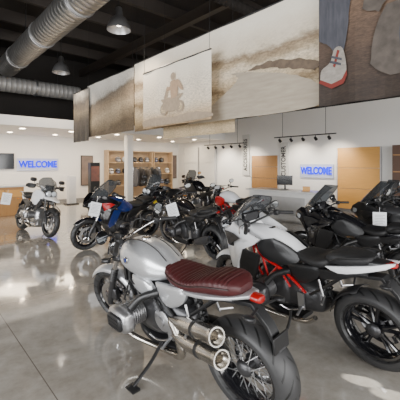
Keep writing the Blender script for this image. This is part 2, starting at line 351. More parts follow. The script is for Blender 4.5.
    for s in(1,-1):
        FA('grip',tube([(.268,s*(w-.09),1.05+z),(.185,s*(w+.02),1.025+z)],.0185,12),BSE,HB)
        FA('lever',tube([(.33,s*(w-.13),1.045+z),(.33,s*(w-.06),1.03+z),(.26,s*(w+.02),1.01+z)],.006,6),CHR,HB)
        FA('switch_housing',box((.285,s*(w-.125),1.055+z),(.05,.05,.055)),SAT,HB,bevel=.008)
        if s<0 or cafe: FA('fluid_reservoir',lathe([(0,0),(.025,0),(.027,.035),(.02,.04),(0,.04)],(.33,s*(w-.16),1.075+z),(0,0,1),16),SAT,HB)
        mx=(.33,s*(w-.06),1.19+z)
        if cafe: mx=(.34,s*(w-.02),1.13+z)
        if rs: mx=(.42,s*.38,1.12)
        mr=FA('mirror',join(tube([(.30,s*(w-.13),1.06+z),(.33,s*(w-.1),1.11+z),mx],.006,6),
              lathe([(0,.022),(.03,.02),(.055,.008),(.058,0),(.055,-.004)],mx,(1,0,0),24) if cafe else body([(mx[0]-.012,.07,mx[2]-.04,mx[2]+.045),(mx[0],.075,mx[2]-.045,mx[2]+.05),(mx[0]+.03,.04,mx[2]-.02,mx[2]+.025)],2.6,20,3,yo=mx[1])),SAT if not cafe else BLK,HB)
        FA('mirror_glass',lathe([(0,-.006),(.05,-.006),(.05,-.003)],mx,(1,0,0),24) if cafe else body([(mx[0]-.0145,.062,mx[2]-.035,mx[2]+.04),(mx[0]-.012,.064,mx[2]-.036,mx[2]+.041)],2.6,20,1,yo=mx[1]),MIR,mr)
        if adv:
            FA('hand_guard',dome([(.36,s*(w-.13),1.09+z),(.33,s*(w+.03),1.10+z),(.24,s*(w+.05),1.05+z),(.32,s*(w+.02),.99+z),(.37,s*(w-.1),1.0+z)],.03,.004,(.9,s*.4,0)),SAT,HB)
        FA('brake_hose',tube([(.33,s*(w-.15),1.05+z),(.46,s*.16,1.08+z),(.55,s*.09,.9),(.60,s*.09,.62),(.66,s*.09,.45)],.005,6),SAT)
    if cafe or nak:
        c=(.56,0,.87); H=FA('headlight',lathe([(0,-.10),(.05,-.095),(.085,-.05),(.095,.0),(.098,.03),(.092,.035)],c,(1,0,0),28),BLK)
        FA('headlight_rim',lathe([(.09,.028),(.101,.028),(.101,.042),(.09,.045)],c,(1,0,0),28,True),CHR,H)
        FA('headlight_lens',lathe([(0,.05),(.05,.046),(.091,.035)],c,(1,0,0),28),LENS,H)
        G=FA('instrument',lathe([(.03,-.05),(.048,-.03),(.052,0),(.052,.008)],(.49,0,1.02),(-.5,0,.85),24),CHR if cafe else SAT)
        FA('dial',lathe([(0,.01),(.046,.009)],(.49,0,1.02),(-.5,0,.85),24),BLK,G)
        FA('headlight_bracket',join(*[tube([(.47,s*.105,.88),(.56,s*.1,.88)],.01,6) for s in(1,-1)]),SAT)
        A('oil_cooler',join(box((.40,0,.66),(.035,.2,.12)),*[box((.42,0,.615+i*.012),(.006,.18,.004)) for i in range(8)]),SAT)
    if nak:
        FA('fly_screen',dome([(.62,-.08,.96),(.62,.08,.96),(.56,.09,1.06),(.50,.05,1.14),(.50,-.05,1.14),(.56,-.09,1.06)],.02,.006,(.8,0,.5)),panel)
        for s in(1,-1):
            A('tank_shroud',dome([(.12,s*.17,.86),(.3,s*.18,.93),(.46,s*.16,.86),(.44,s*.17,.72),(.3,s*.18,.68),(.18,s*.17,.74)],.02,.02,(0,s,0)),accent)
            A('belly_fairing',dome([(.34,s*.15,.36),(.3,s*.16,.2),(.0,s*.14,.16),(-.1,s*.13,.22),(.05,s*.15,.28)],.012,.015,(0,s,0)),lower)
    if rs:
        for s in(1,-1):
            A('side_fairing',dome([(.86,s*.035,.89),(.79,s*.11,1.0),(.66,s*.18,1.09),(.50,s*.23,1.08),(.34,s*.24,1.0),(.16,s*.215,.93),(.22,s*.235,.87),(.36,s*.25,.80),(.42,s*.25,.66),(.46,s*.24,.52),(.55,s*.22,.56),(.62,s*.19,.72),(.74,s*.10,.82)],.018,.02,(.15,s,0),k=1),panel)
            A('lower_fairing',dome([(.35,s*.245,.80),(.41,s*.245,.66),(.45,s*.225,.53),(.40,s*.21,.44),(.28,s*.20,.48),(.22,s*.215,.60),(.16,s*.225,.77)],.010,.02,(0,s,0),k=1),lower)
            A('fairing_vent',dome([(.62,s*.215,.95),(.46,s*.262,.96),(.36,s*.27,.92),(.46,s*.268,.86),(.56,s*.235,.80)],.004,.008,(.15,s,0),k=1),accent if accent is RED else SAT)
            A('headlight',dome([(.83,s*.04,.90),(.77,s*.13,.965),(.70,s*.17,.955),(.73,s*.135,.89),(.82,s*.045,.86)],.008,.006,(.8,s*.6,0),k=2),LENS)
        A('nose_fairing',body([(.42,.20,.84,1.04,.3),(.62,.155,.82,1.07,.3),(.77,.09,.83,.98,.2),(.86,.035,.85,.92,0)],2.4),panel)
        A('instrument_cluster',box((.44,0,1.09),(.05,.22,.10)),BLK,bevel=.01)
    if adv:
        A('beak_fender',body([(.50,.14,.84,.93),(.66,.12,.83,.91),(.82,.085,.82,.87),(.96,.045,.80,.83),(.99,.02,.80,.81)],2.8),panel)
        for s in(1,-1):
            A('tank_shroud',dome([(.0,s*.19,.80),(.1,s*.2,.98),(.32,s*.21,1.05),(.52,s*.17,1.0),(.58,s*.15,.9),(.46,s*.2,.80),(.34,s*.21,.70),(.15,s*.2,.72)],.025,.02,(0,s,0)),panel)
            A('radiator_guard',dome([(.36,s*.2,.78),(.5,s*.18,.84),(.48,s*.18,.66),(.36,s*.19,.62)],.01,.02,(0,s,0)),accent)
            A('crash_bar',tube([(.33,s*.1,.72),(.34,s*.3,.66),(.28,s*.42,.5),(.2,s*.36,.32),(.15,s*.12,.26)],.012,8),CHR)
            A('headlight',lathe([(0,.03),(.04,.026),(.06,0),(.05,-.05)],(.60,s*.06,.98),(1,0,0),20),LENS)
        A('headlight_shell',body([(.44,.14,.92,1.05),(.56,.14,.90,1.06),(.60,.12,.92,1.05)],3),SAT)
        A('instrument_cluster',box((.46,0,1.12),(.04,.2,.11)),BLK,bevel=.01)
        A('luggage_rack',join(*[tube([(-.55,y,.95),(-.9,y,.95)],.01,6) for y in(-.1,0,.1)],*[tube([(x,-.12,.95),(x,.12,.95)],.01,6) for x in(-.6,-.75,-.9)]),ALU)
    if rs or adv:
        if rs: b0,b1,w0,w1=(.72,1.03),(.40,scr),.18,.13
        else: b0,b1,w0,w1=(.58,1.04),(.46,scr),.14,.17
        V=[];F=[];nu,nv=13,9
        for i in range(nv):
            t=i/(nv-1); x=b0[0]+(b1[0]-b0[0])*t; zz=b0[1]+(b1[1]-b0[1])*t; ww=w0+(w1-w0)*t+.05*math.sin(t*math.pi)
            if t>.7: ww*=1-((t-.7)/.3)**2*.4
            for j in range(nu):
                q=(j-(nu-1)/2)/((nu-1)/2); V.append(Vector((x-.16*q*q-.03*t*t,ww*q,zz-.02*q*q)))
        for i in range(nv-1):
            for j in range(nu-1): F.append((i*nu+j,i*nu+j+1,(i+1)*nu+j+1,(i+1)*nu+j))
        ws=A('windscreen',(V,F),screen)
        edge=[V[i*nu] for i in range(nv)]+[V[(nv-1)*nu+j] for j in range(1,nu)]+[V[i*nu+nu-1] for i in range(nv-2,-1,-1)]
        A('screen_edge',tube(edge,.004,6,1),SAT,ws)
        A('screen_mount',join(*[tube([(.44,s*.08,1.0),(.47,s*.08,1.14),(.52,s*.08,1.2)],.008,6) for s in(1,-1)]),SAT)
    if tag:
        Mw=Matrix.Translation(B.location)@B.rotation_euler.to_matrix().to_4x4()@Matrix.Diagonal((*B.scale,1))
        tagat(Mw@Vector(tag))
    return B
bike((-.225,2.84),132.5,1.03,'cafe','retro roadster motorcycle with brushed silver tank and oxblood ribbed seat',BRU,BRU,seat=LEA,steer=14,wk='wire',accent=GUN,rim=BLK,long=1.09,flat=.95)
bike((.95,3.38),126,1.02,'touring','white and black sport touring motorcycle with red frame and clear windscreen',WHT,WHT,frame=RED,accent=WHT,screen=SCR,steer=4,long=1.07,flat=.95,scr=1.33)
bike((2.16,4.72),132,1.0,'touring','gloss black sport touring motorcycle beside the white one',BLK,BLK,steer=6,lean=-7,detail=0,flat=.93)
bike((4.05,6.35),131,1.0,'adventure','black tall adventure motorcycle with windscreen near the reception desk',BLK,BLK,detail=0,accent=SAT,steer=4,flat=.93)
bike((3.25,5.25),131,1.0,'touring','dark grey touring motorcycle with smoked windscreen and price tag',GUN,SAT,detail=0,tag=(.25,.38,1.08),flat=.95)
bike((-3.88,7.97),-42,1.0,'adventure','white adventure motorcycle standing alone beside the wooden counter',WHT,WHT,wk='wire',accent=SAT,steer=4,detail=0,scr=1.36)
bike((-1.68,6.98),230,1.0,'touring','dark blue and black sport touring motorcycle with small red accents',BLU,BLK,accent=RED,lower=BLU,steer=-8,detail=0,scr=1.36)
bike((-1.12,9.1),236,1.0,'adventure','black adventure motorcycle with yellow trim',BLK,BLK,accent=YEL,detail=0,steer=8)
bike((-.14,6.35),126,1.0,'naked','matt black naked motorcycle with small fly screen and price tag',BLK,SAT,accent=SAT,detail=0,steer=6,flat=.94)
bike((.86,7.95),128,1.0,'naked','white naked motorcycle with red frame beside the matt black one',WHT,WHT,frame=RED,accent=RED,lower=SAT,detail=0)
bike((.10,10.9),135,1.05,'adventure','black adventure motorcycle with tall windscreen near the helmet shelves',BLK,SAT,detail=0)
tagat((-1.84,6.12,1.0),.25); tagat((-.54,5.98,.99),-.3); tagat((-4.2,7.45,1.06),.2)
# ------------------------------------------------------------ room
def st(o): o['kind']='structure'; return o
def rbox(name,v0,v1,u0,u1,z0,z1,m,bevel=0):
    o=mk(name,box((0,0,0),(abs(v1-v0),abs(u1-u0),abs(z1-z0))),m,smooth=False,bevel=bevel)
    o.location=RW((v0+v1)/2,(u0+u1)/2,(z0+z1)/2); o.rotation_euler=(0,0,TH); return o
def floormat():
    m=mat('polished_concrete',(.33,.30,.26),.2,scale=.6); nt=m.node_tree;L=nt.links.new;b=nt.nodes['Principled BSDF']
    tc=nt.nodes.new('ShaderNodeTexCoord')
    n1=nt.nodes.new('ShaderNodeTexNoise');n1.inputs['Scale'].default_value=.8;n1.inputs['Detail'].default_value=9;n1.inputs['Roughness'].default_value=.68;n1.inputs['Distortion'].default_value=.6;L(tc.outputs['Object'],n1.inputs['Vector'])
    n2=nt.nodes.new('ShaderNodeTexNoise');n2.inputs['Scale'].default_value=6;n2.inputs['Detail'].default_value=9;n2.inputs['Roughness'].default_value=.7;L(tc.outputs['Object'],n2.inputs['Vector'])
    ad=nt.nodes.new('ShaderNodeMath');ad.operation='MULTIPLY_ADD';L(n2.outputs[0],ad.inputs[0]);ad.inputs[1].default_value=.5;L(n1.outputs[0],ad.inputs[2])
    r=nt.nodes.new('ShaderNodeValToRGB');r.color_ramp.elements[0].position=.54;r.color_ramp.elements[0].color=(.235,.205,.17,1);r.color_ramp.elements[1].position=.95;r.color_ramp.elements[1].color=(.47,.45,.41,1)
    L(ad.outputs[0],r.inputs[0])
    s=nt.nodes.new('ShaderNodeSeparateXYZ');L(tc.outputs['Object'],s.inputs[0])
    prev=None
    for i,(off,per) in enumerate(((1.2,3.6),(.4,3.6))):
        a=nt.nodes.new('ShaderNodeMath');a.operation='ADD';L(s.outputs[i],a.inputs[0]);a.inputs[1].default_value=off+36
        p=nt.nodes.new('ShaderNodeMath');p.operation='MODULO';L(a.outputs[0],p.inputs[0]);p.inputs[1].default_value=per
        l=nt.nodes.new('ShaderNodeMath');l.operation='LESS_THAN';L(p.outputs[0],l.inputs[0]);l.inputs[1].default_value=.008
        if prev:
            q=nt.nodes.new('ShaderNodeMath');q.operation='MAXIMUM';L(prev,q.inputs[0]);L(l.outputs[0],q.inputs[1]);prev=q.outputs[0]
        else: prev=l.outputs[0]
    mx=nt.nodes.new('ShaderNodeMix');mx.data_type='RGBA';L(prev,mx.inputs[0]);L(r.outputs[0],mx.inputs[6]);mx.inputs[7].default_value=(.15,.13,.11,1)
    L(mx.outputs[2],b.inputs['Base Color'])
    mr=nt.nodes.new('ShaderNodeMapRange');L(n1.outputs[0],mr.inputs[0]);mr.inputs[3].default_value=.05;mr.inputs[4].default_value=.14;L(mr.outputs[0],b.inputs['Roughness'])
    b.inputs['Specular IOR Level'].default_value=.85
    b.inputs['Coat Weight'].default_value=.55;b.inputs['Coat Roughness'].default_value=.04
    return m
WALL=mat('white_wall_paint',(.84,.82,.78),.7,col2=(.80,.78,.74),scale=2)
DARK=mat('dark_ceiling_paint',(.010,.008,.007),.85,col2=(.018,.013,.010),scale=3)
st(rbox('floor',-8,12,-6,15.6,-.1,0,floormat()))
st(rbox('ceiling',-8,12,-6,15.6,6.2,6.3,DARK))
st(rbox('wall_right',11.6,11.8,-6,15.2,0,3.7,WALL))
st(rbox('wall_right_upper',11.6,11.8,-6,15.2,3.7,6.2,DARK))
st(rbox('wall_back',-8,11.6,15,15.2,0,2.8,WALL))
st(rbox('wall_back_upper',-8,11.6,15,15.2,3.1,6.2,DARK))
st(rbox('ceiling_soffit',-8,11.6,11.4,15.2,2.8,3.1,WALL))
st(rbox('wall_left',-8.2,-8,-6,15.2,0,6.2,WALL))
st(rbox('baseboard_right',11.57,11.6,-6,15,0,.12,mat('grey_base',(.25,.25,.25),.5)))
st(rbox('baseboard_back',-8,11.6,14.97,15,0,.12,mat('grey_base',(.25,.25,.25),.5)))
for i in range(8):
    st(rbox('trim_%d'%(i+1),-8+i*2.85-.05,-8+i*2.85+.05,-6.1,-6,0,4.4,SAT))
st(rbox('trim_9',-8,12,-6.15,-6,4.4,6.2,DARK))
for i in range(11):
    st(rbox('trim_%d'%(10+i),-8,11.6,-4+i*1.7,-4+i*1.7+.12,5.85,6.2,mat('joist',(.035,.027,.022),.6)))
for i in range(3):
    st(rbox('trim_%d'%(30+i),-3+i*4.5,-3+i*4.5+.18,-6,15,5.55,5.85,mat('joist2',(.045,.035,.028),.6)))
def roundduct(p0,p1,r,label,m):
    e=empty('air_duct',RW(*p0)); top(e,label,'duct'); d=RW(*p1)-RW(*p0); L=d.length; n=int(L/.75); pr=[(r-.01,0)]
    k=int(L/.16)
    for i in range(k):
        t=L*(i+.5)/k; pr+=[(r,t-.02),(r+.010,t),(r,t+.02)]
    pr.append((r-.01,L)); mk('duct_pipe',lathe(pr,(0,0,0),d,28),m,e)
    for i in range(1,n):
        if i%3==0: mk('duct_collar',lathe([(r,0),(r+.025,0),(r+.025,.06),(r,.06)],d*(i/n),d,28,True),ALU,e)
        if i%4==0:
            c=d*(i/n); mk('hanger',tube([c+Vector((0,0,r)),Vector((c.x,c.y,6.1-RW(*p0).z))],.012,6),SAT,e)
    return e
DU=mat('galvanised_duct',(.46,.455,.45),.28,.9,col2=(.27,.265,.26),scale=4)
roundduct((2.62,-5,4.8),(2.62,12.6,4.8),.31,'large round galvanised spiral air duct hanging under the dark ceiling',DU)
roundduct((1.2,13.5,4.45),(5.4,13.5,4.45),.27,'dull grey cross duct above the low white ceiling',mat('dull_duct',(.34,.33,.32),.45,.3))
roundduct((5.3,5.5,5.4),(11.4,5.5,5.4),.12,'thin dark service pipe across the ceiling',DARK)
GL=mat('lamp_glow',(1,.9,.75),.4,emit=14)
for (x,y,z) in ((-1.79,7.5,4.68),(-4.29,10.5,4.55),(-8.0,14,4.45)):
    e=empty('pendant_lamp',(x,y,z)); top(e,'aluminium bell pendant lamp hanging on a rod from the ceiling','lamp','bell pendant lamps')
    k=1.18
    mk('lamp_shade',lathe([(r*k,h*k) for r,h in [(.045,.34),(.06,.32),(.075,.18),(.13,.13),(.18,.05),(.218,-.06),(.222,-.09),(.215,-.09),(.165,.04),(.09,.12),(.05,.13)]],(0,0,0),(0,0,1),32),ALU,e)
    mk('lamp_bulb',lathe([(0,-.03),(.05,-.01),(.06,.04),(.03,.10)],(0,0,0),(0,0,1),16),GL,e)
    mk('lamp_rod',tube([(0,0,.33),(0,0,6.18-z)],.012,6),SAT,e)
    l=D.lights.new('pendant_light','SPOT'); l.energy=220; l.color=(1,.84,.65); l.spot_size=2.2; l.spot_blend=.6; l.shadow_soft_size=.1
    o=D.objects.new('pendant_light',l); o.location=(x,y,z-.15); SC.collection.objects.link(o)
# ------------------------------------------------------------ banners
def scene_mat(name,stops,ns=1.2,amp=.35,sx=1.0,tilt=0,zs=3.5):
    m=D.materials.new(name); m.use_nodes=True; nt=m.node_tree;L=nt.links.new;b=nt.nodes['Principled BSDF'];b.inputs['Roughness'].default_value=.75
    tc=nt.nodes.new('ShaderNodeTexCoord'); mp=nt.nodes.new('ShaderNodeMapping'); mp.inputs['Scale'].default_value=(sx,1,zs)
    L(tc.outputs['Object'],mp.inputs[0]); n=nt.nodes.new('ShaderNodeTexNoise');n.inputs['Scale'].default_value=ns;n.inputs['Detail'].default_value=10;n.inputs['Roughness'].default_value=.70;L(mp.outputs[0],n.inputs['Vector'])
    s=nt.nodes.new('ShaderNodeSeparateXYZ');L(tc.outputs['Generated'],s.inputs[0])
    t=nt.nodes.new('ShaderNodeMath');t.operation='MULTIPLY_ADD';L(s.outputs[0],t.inputs[0]);t.inputs[1].default_value=tilt;L(s.outputs[2],t.inputs[2])
    a=nt.nodes.new('ShaderNodeMath');a.operation='MULTIPLY_ADD';L(n.outputs[0],a.inputs[0]);a.inputs[1].default_value=amp;L(t.outputs[0],a.inputs[2])
    a2=nt.nodes.new('ShaderNodeMath');a2.operation='SUBTRACT';L(a.outputs[0],a2.inputs[0]);a2.inputs[1].default_value=amp/2
    r=nt.nodes.new('ShaderNodeValToRGB');L(a2.outputs[0],r.inputs[0]);cr_=r.color_ramp
    cr_.elements[0].position=stops[0][0];cr_.elements[0].color=(*stops[0][1],1);cr_.elements[1].position=stops[-1][0];cr_.elements[1].color=(*stops[-1][1],1)
    for p,c in stops[1:-1]:
        e=cr_.elements.new(p);e.color=(*c,1)
    n3=nt.nodes.new('ShaderNodeTexNoise');n3.inputs['Scale'].default_value=16;n3.inputs['Detail'].default_value=8;n3.inputs['Roughness'].default_value=.7;L(mp.outputs[0],n3.inputs['Vector'])
    mr=nt.nodes.new('ShaderNodeMapRange');L(n3.outputs[0],mr.inputs[0]);mr.inputs[1].default_value=.32;mr.inputs[2].default_value=.62;mr.inputs[3].default_value=.52;mr.inputs[4].default_value=1.1
    sk=nt.nodes.new('ShaderNodeMapRange');L(a2.outputs[0],sk.inputs[0]);sk.inputs[1].default_value=.62;sk.inputs[2].default_value=.85;sk.inputs[3].default_value=1;sk.inputs[4].default_value=.12
    mu=nt.nodes.new('ShaderNodeMix');mu.data_type='RGBA';mu.blend_type='MULTIPLY';L(sk.outputs[0],mu.inputs[0]);L(r.outputs[0],mu.inputs[6]);L(mr.outputs[0],mu.inputs[7])
    L(mu.outputs[2],b.inputs['Base Color']);L(mu.outputs[2],b.inputs['Emission Color']);b.inputs['Emission Strength'].default_value=.08  # slight glow added to the print to brighten it; the cloth is no lamp
    return m
def banner(name,v,u0,u1,z0,z1,mats,polys=(),label='',step=0):
    W=abs(u0-u1); n=24; V=[];F=[];M={}
    for i in range(n+1):
        for zz in(0,.33,.66,1): V.append(Vector((W*i/n,.02*math.sin(i*.8)*(1-zz*.6),(z1-z0)*zz+step*(1-zz)*i/n)))
    for i in range(n):
        for j in range(3): F.append((i*4+j,(i+1)*4+j,(i+1)*4+j+1,i*4+j+1))
    for q,(mi,P) in enumerate(polys):
        b=len(V); V+=[Vector((x*W,-.024-.0015*q,z*(z1-z0))) for x,z in P]; M[len(F)]=mi; F.append(tuple(range(b,b+len(P))))
    e=empty(name,RW(v,u0,z0)); X=-Vector((-SU,CU,0)); 
    e.rotation_euler=(0,0,math.atan2(X.y,X.x)); top(e,label,'banner')
    mk('banner_cloth',(V,F,M),mats,e,smooth=False)
    mk('top_rail',tube([(0,0,z1-z0),(W,0,z1-z0)],.015,8),GUN,e)
    for t in(.02,.98): mk('hanging_wire',tube([(W*t,0,z1-z0),(W*t,0,6.15-z0)],.004,5),SAT,e)
    return e
def sm(P,k=4): return cr(list(P)+[P[0]],k)[:-1]
def rough_edge(P,amp,k=6):
    Q=cr(list(P)+[P[0]],k)[:-1]; return [(x+random.uniform(-amp,amp),z+random.uniform(-amp,amp)) for x,z in Q]
desert=scene_mat('desert_print',[(0,(.10,.065,.035)),(.14,(.36,.26,.14)),(.28,(.54,.43,.28)),(.36,(.22,.15,.08)),(.44,(.54,.42,.27)),(.56,(.70,.59,.44)),(.62,(.44,.34,.22)),(.68,(.26,.19,.12)),(.76,(.66,.57,.44)),(1,(.80,.74,.63))],1.1,.42,tilt=.10,zs=2.2)
hills=scene_mat('hills_print',[(0,(.11,.08,.05)),(.25,(.42,.33,.22)),(.42,(.28,.21,.14)),(.55,(.18,.145,.11)),(.63,(.50,.47,.42)),(1,(.72,.69,.63))],1.2,.35,tilt=-.25,zs=1.6)
cream=scene_mat('pale_print',[(0,(.40,.28,.16)),(.16,(.58,.44,.29)),(.30,(.76,.65,.50)),(1,(.85,.78,.66))],1.2,.22)
dust=scene_mat('dust_print',[(0,(.52,.40,.24)),(.5,(.68,.54,.35)),(1,(.60,.47,.29))],2,.5)
dim=scene_mat('garage_print',[(0,(.03,.02,.015)),(.3,(.07,.045,.032)),(.6,(.16,.10,.065)),(.75,(.07,.042,.03)),(1,(.11,.07,.05))],2.2,.6)
nightp=scene_mat('dark_hill_print',[(0,(.05,.045,.04)),(.4,(.10,.085,.07)),(.6,(.22,.18,.13)),(.75,(.07,.06,.055)),(1,(.30,.29,.27))],1.6,.5,zs=1.6)
pd=mat('print_dark',(.06,.045,.035),.8,col2=(.22,.16,.11),scale=11); pw=mat('print_white',(.42,.385,.34),.8,col2=(.15,.13,.115),scale=14,stretch=(1,1,2)); pj=mat('print_denim',(.025,.027,.035),.8,col2=(.10,.10,.12),scale=5,stretch=(6,1,1)); pr=mat('print_red',(.20,.03,.022),.8); prd=mat('print_road',(.50,.44,.35),.8,col2=(.28,.23,.17),scale=3,stretch=(1,1,6))
pb=mat('print_brown',(.16,.08,.05),.8,col2=(.06,.03,.02),scale=14)
hz=mat('print_haze_brown',(.34,.22,.14),.8,col2=(.50,.36,.24),scale=14); hd=mat('print_haze_dark',(.26,.20,.145),.8,col2=(.46,.36,.26),scale=16)
pg=mat('print_grey_metal',(.15,.125,.105),.8,col2=(.025,.02,.018),scale=9)
banner('banner',4.35,10.2,7.42,2.46,4.04,[hills,pd,pb],[],'printed banner with pale sky and dry hills')
banner('banner',4.30,11.2,10.0,2.34,3.95,[nightp,pd,pb],[],'dark printed banner with shaded hillside at the end of the row')
banner('banner',4.36,7.4,2.40,2.42,4.10,[desert,prd,pd],[(1,rough_edge([(.42,.0),(.98,.0),(.98,.20),(.88,.33),(.76,.42),(.69,.455),(.665,.45),(.69,.38),(.60,.22)],.004)),(2,rough_edge([(.72,.44),(.80,.43),(.90,.37),(.98,.30),(.98,.38),(.86,.47),(.78,.475)],.008))],'long printed banner showing a dusty desert road')
def ell(cx,cz,rx,rz,n=16): return [(cx+rx*math.cos(2*math.pi*i/n),cz+rz*math.sin(2*math.pi*i/n)) for i in range(n)]
banner('banner',4.05,6.5,4.3,2.40,3.62,[cream,hd,hz,dust],[
 (1,rough_edge([(.02,.03),(.3,.02),(.98,.03),(.98,.10),(.75,.15),(.5,.12),(.2,.16),(.02,.13)],.006)),
 (1,ell(.37,.27,.056,.10)),(3,ell(.37,.27,.036,.062)),(1,ell(.61,.27,.056,.10)),(3,ell(.61,.27,.036,.062)),
 (1,rough_edge([(.37,.27),(.43,.22),(.55,.22),(.62,.29),(.60,.38),(.66,.46),(.60,.47),(.52,.43),(.46,.45),(.40,.43),(.33,.44),(.36,.37)],.004)),(1,sm([(.35,.28),(.38,.27),(.43,.54),(.45,.62),(.42,.62),(.39,.5)])),
 (1,rough_edge([(.50,.42),(.56,.44),(.60,.42),(.585,.28),(.62,.23),(.57,.23),(.545,.34),(.48,.36)],.004)),
 (2,rough_edge([(.49,.42),(.575,.44),(.59,.56),(.57,.68),(.52,.715),(.475,.68),(.48,.55)],.004)),(2,sm([(.50,.69),(.55,.66),(.51,.57),(.45,.56),(.42,.56),(.425,.62),(.47,.62)])),(2,sm([(.56,.68),(.59,.60),(.64,.52),(.66,.54),(.62,.66),(.58,.71)])),
 (1,sm([(.50,.72),(.535,.715),(.555,.76),(.54,.825),(.505,.83),(.485,.78)]))],'pale printed banner with a hazy rider on a motorcycle')
banner('banner',4.7,6.65,4.35,2.22,3.0,[dust],[],'sand coloured plain dusty banner hanging low')
banner('banner',4.2,2.36,.4,2.38,4.4,[dim,pj,pw,pr,pb,pg],[
 (5,rough_edge([(.34,.2),(.5,.12),(.9,.15),(.95,.5),(.8,.62),(.6,.55),(.42,.5)],.01)),(1,ell(.60,.34,.10,.17)),(5,ell(.60,.34,.065,.11)),(1,ell(.60,.34,.03,.05)),(4,rough_edge([(.36,.62),(.46,.78),(.7,.86),(.95,.8),(.95,.64),(.6,.58)],.006)),(5,rough_edge([(.30,.55),(.40,.50),(.44,.62),(.40,.9),(.34,.95)],.01)),
 (1,rough_edge([(.01,.42),(.01,.7),(.01,.98),(.25,.98),(.22,.6),(.185,.34),(.12,.33),(.08,.38)],.003)),(2,sm([(.02,.17),(.10,.13),(.17,.15),(.20,.20),(.175,.34),(.12,.35),(.09,.27),(.03,.23)])),(3,[(.01,.15),(.10,.10),(.18,.12),(.205,.17),(.20,.20),(.17,.15),(.10,.13),(.02,.17)]),(3,[(.14,.34),(.11,.24),(.125,.23),(.155,.33)]),(1,[(.10,.31),(.17,.28),(.17,.265),(.10,.295)]),(1,[(.095,.28),(.165,.25),(.165,.235),(.09,.265)])],'dark printed banner with denim leg and white sneaker')
# ------------------------------------------------------------ signs
def text(s,size,M,m,parent,name='lettering',ext_=.012,sx=1,off=.004):
    c=D.curves.new('t','FONT'); c.body=s; c.size=size; c.extrude=ext_; c.align_x='CENTER'; c.align_y='CENTER'; c.offset=off
    o=D.objects.new('t',c); SC.collection.objects.link(o); bpy.context.view_layer.update()
    me=D.meshes.new_from_object(o.evaluated_get(bpy.context.evaluated_depsgraph_get())); D.objects.remove(o)
    me.materials.clear(); me.materials.append(m); n=D.objects.new(name,me); SC.collection.objects.link(n); n.parent=parent; n.matrix_local=M@Matrix.Diagonal((sx,1,1,1)); return n
def wallemp(name,v,u,z,side):
    e=empty(name,RW(v,u,z)); X=-Vector((-SU,CU,0)) if side=='right' else Vector((CU,SU,0))
    e.rotation_euler=(0,0,math.atan2(X.y,X.x)); return e
TM=Matrix.Rotation(math.pi/2,4,'X')
NEON=mat('blue_neon',(.0,.004,1.0),.6,emit=.85,col2=(0,.003,.95),spec=.1)
for (v,u,z,side,w) in ((11.56,6.6,1.38,'right',1.35),(4.28,14.96,1.62,'back',1.6)):
    e=wallemp('welcome_sign',v,u,z,side); top(e,'blue glowing neon WELCOME sign on a white panel','sign','neon welcome signs')
    mk('sign_panel',box((0,0,0),(w,.04,.50)),mat('sign_panel',(.52,.57,.74),.6),e,smooth=False)
    text('WELCOME',.37,Matrix.Translation((0,-.04,0))@TM,NEON,e,sx=w/1.95,off=.012)
    l=D.lights.new('neon_glow','POINT'); l.energy=1.6; l.color=(.05,.12,1); o=D.objects.new('neon_glow',l); o.parent=e; o.location=(0,-.4,0); SC.collection.objects.link(o)
GRY=mat('grey_lettering',(.04,.04,.04),.6)
for (u,z,s,w,h) in ((10.0,2.05,'ACCESSORIES',.40,1.8),(8.0,1.75,'CUSTOMER',.38,1.5)):
    e=wallemp('wall_sign',11.55,u,z,'right'); top(e,'white upright panel with dark vertical lettering','sign')
    mk('sign_panel',box((0,0,0),(w,.05,h)),mat('sign_white',(.70,.69,.65),.6),e,smooth=False)
    text(s,.28,Matrix.Translation((0,-.03,0))@TM@Matrix.Rotation(math.pi/2,4,'Z'),GRY,e,sx=.83,off=.004)
WOOD=mat('honey_wood',(.72,.38,.10),.45,col2=(.56,.28,.065),scale=3,stretch=(1,1,8))
WOD2=mat('brown_wood',(.46,.24,.085),.45,col2=(.33,.165,.055),scale=3,stretch=(8,8,1))
def panelwall(name,v,u,w,z0,z1,m,label,cat,k=3):
    e=wallemp(name,v,u,0,'right'); top(e,label,cat)
    for i in range(k):
        h=(z1-z0)/k; mk('panel_board',box((0,0,z0+h*(i+.5)),(w,.06,h-.012)),m,e,smooth=False,bevel=.004)
    for s in(-1,1): mk('panel_frame',box((s*(w/2+.02),.01,(z0+z1)/2),(.03,.08,z1-z0)),mat('frame_white',(.6,.6,.6),.5),e,smooth=False)
panelwall('wood_panel',11.52,5.05,1.4,.1,2.2,WOOD,'honey coloured wooden wall panel','panel')
panelwall('wood_panel',11.52,8.95,1.35,.1,2.0,WOD2,'brown wooden wall panel beside upright sign','panel',4)
e=empty('reception_desk',RW(8.5,5.8)); e.rotation_euler=(0,0,TH); top(e,'white reception desk with pale worktop','desk')
mk('desk_body',join(box((0,0,.43),(.65,2.3,.78)),box((0,0,.03),(.55,2.2,.06))),mat('desk_white',(.85,.85,.84),.4),e,smooth=False,bevel=.01)
mk('desk_top',box((-.02,0,.85),(.78,2.45,.05)),mat('desk_top',(.75,.74,.72),.3),e,smooth=False,bevel=.008)
mk('desk_panel',box((-.335,0,.45),(.02,1.6,.5)),mat('desk_grey',(.6,.6,.6),.4),e,smooth=False,bevel=.004)
p=RW(8.55,5.9,.877); e=empty('computer_monitor',p); e.rotation_euler=(0,0,TH-1.2); top(e,'black computer monitor on the reception desk','monitor')
mk('screen',box((0,0,.27),(.46,.03,.28)),BLK,e,bevel=.006); mk('stand',join(box((0,.03,.09),(.05,.03,.16)),box((0,.03,.006),(.22,.16,.012))),SAT,e,bevel=.003)
p=RW(8.4,5.1,.877); e=empty('card_holder',p); e.rotation_euler=(0,0,TH-1.2); top(e,'small wooden card holder on the reception desk','holder')
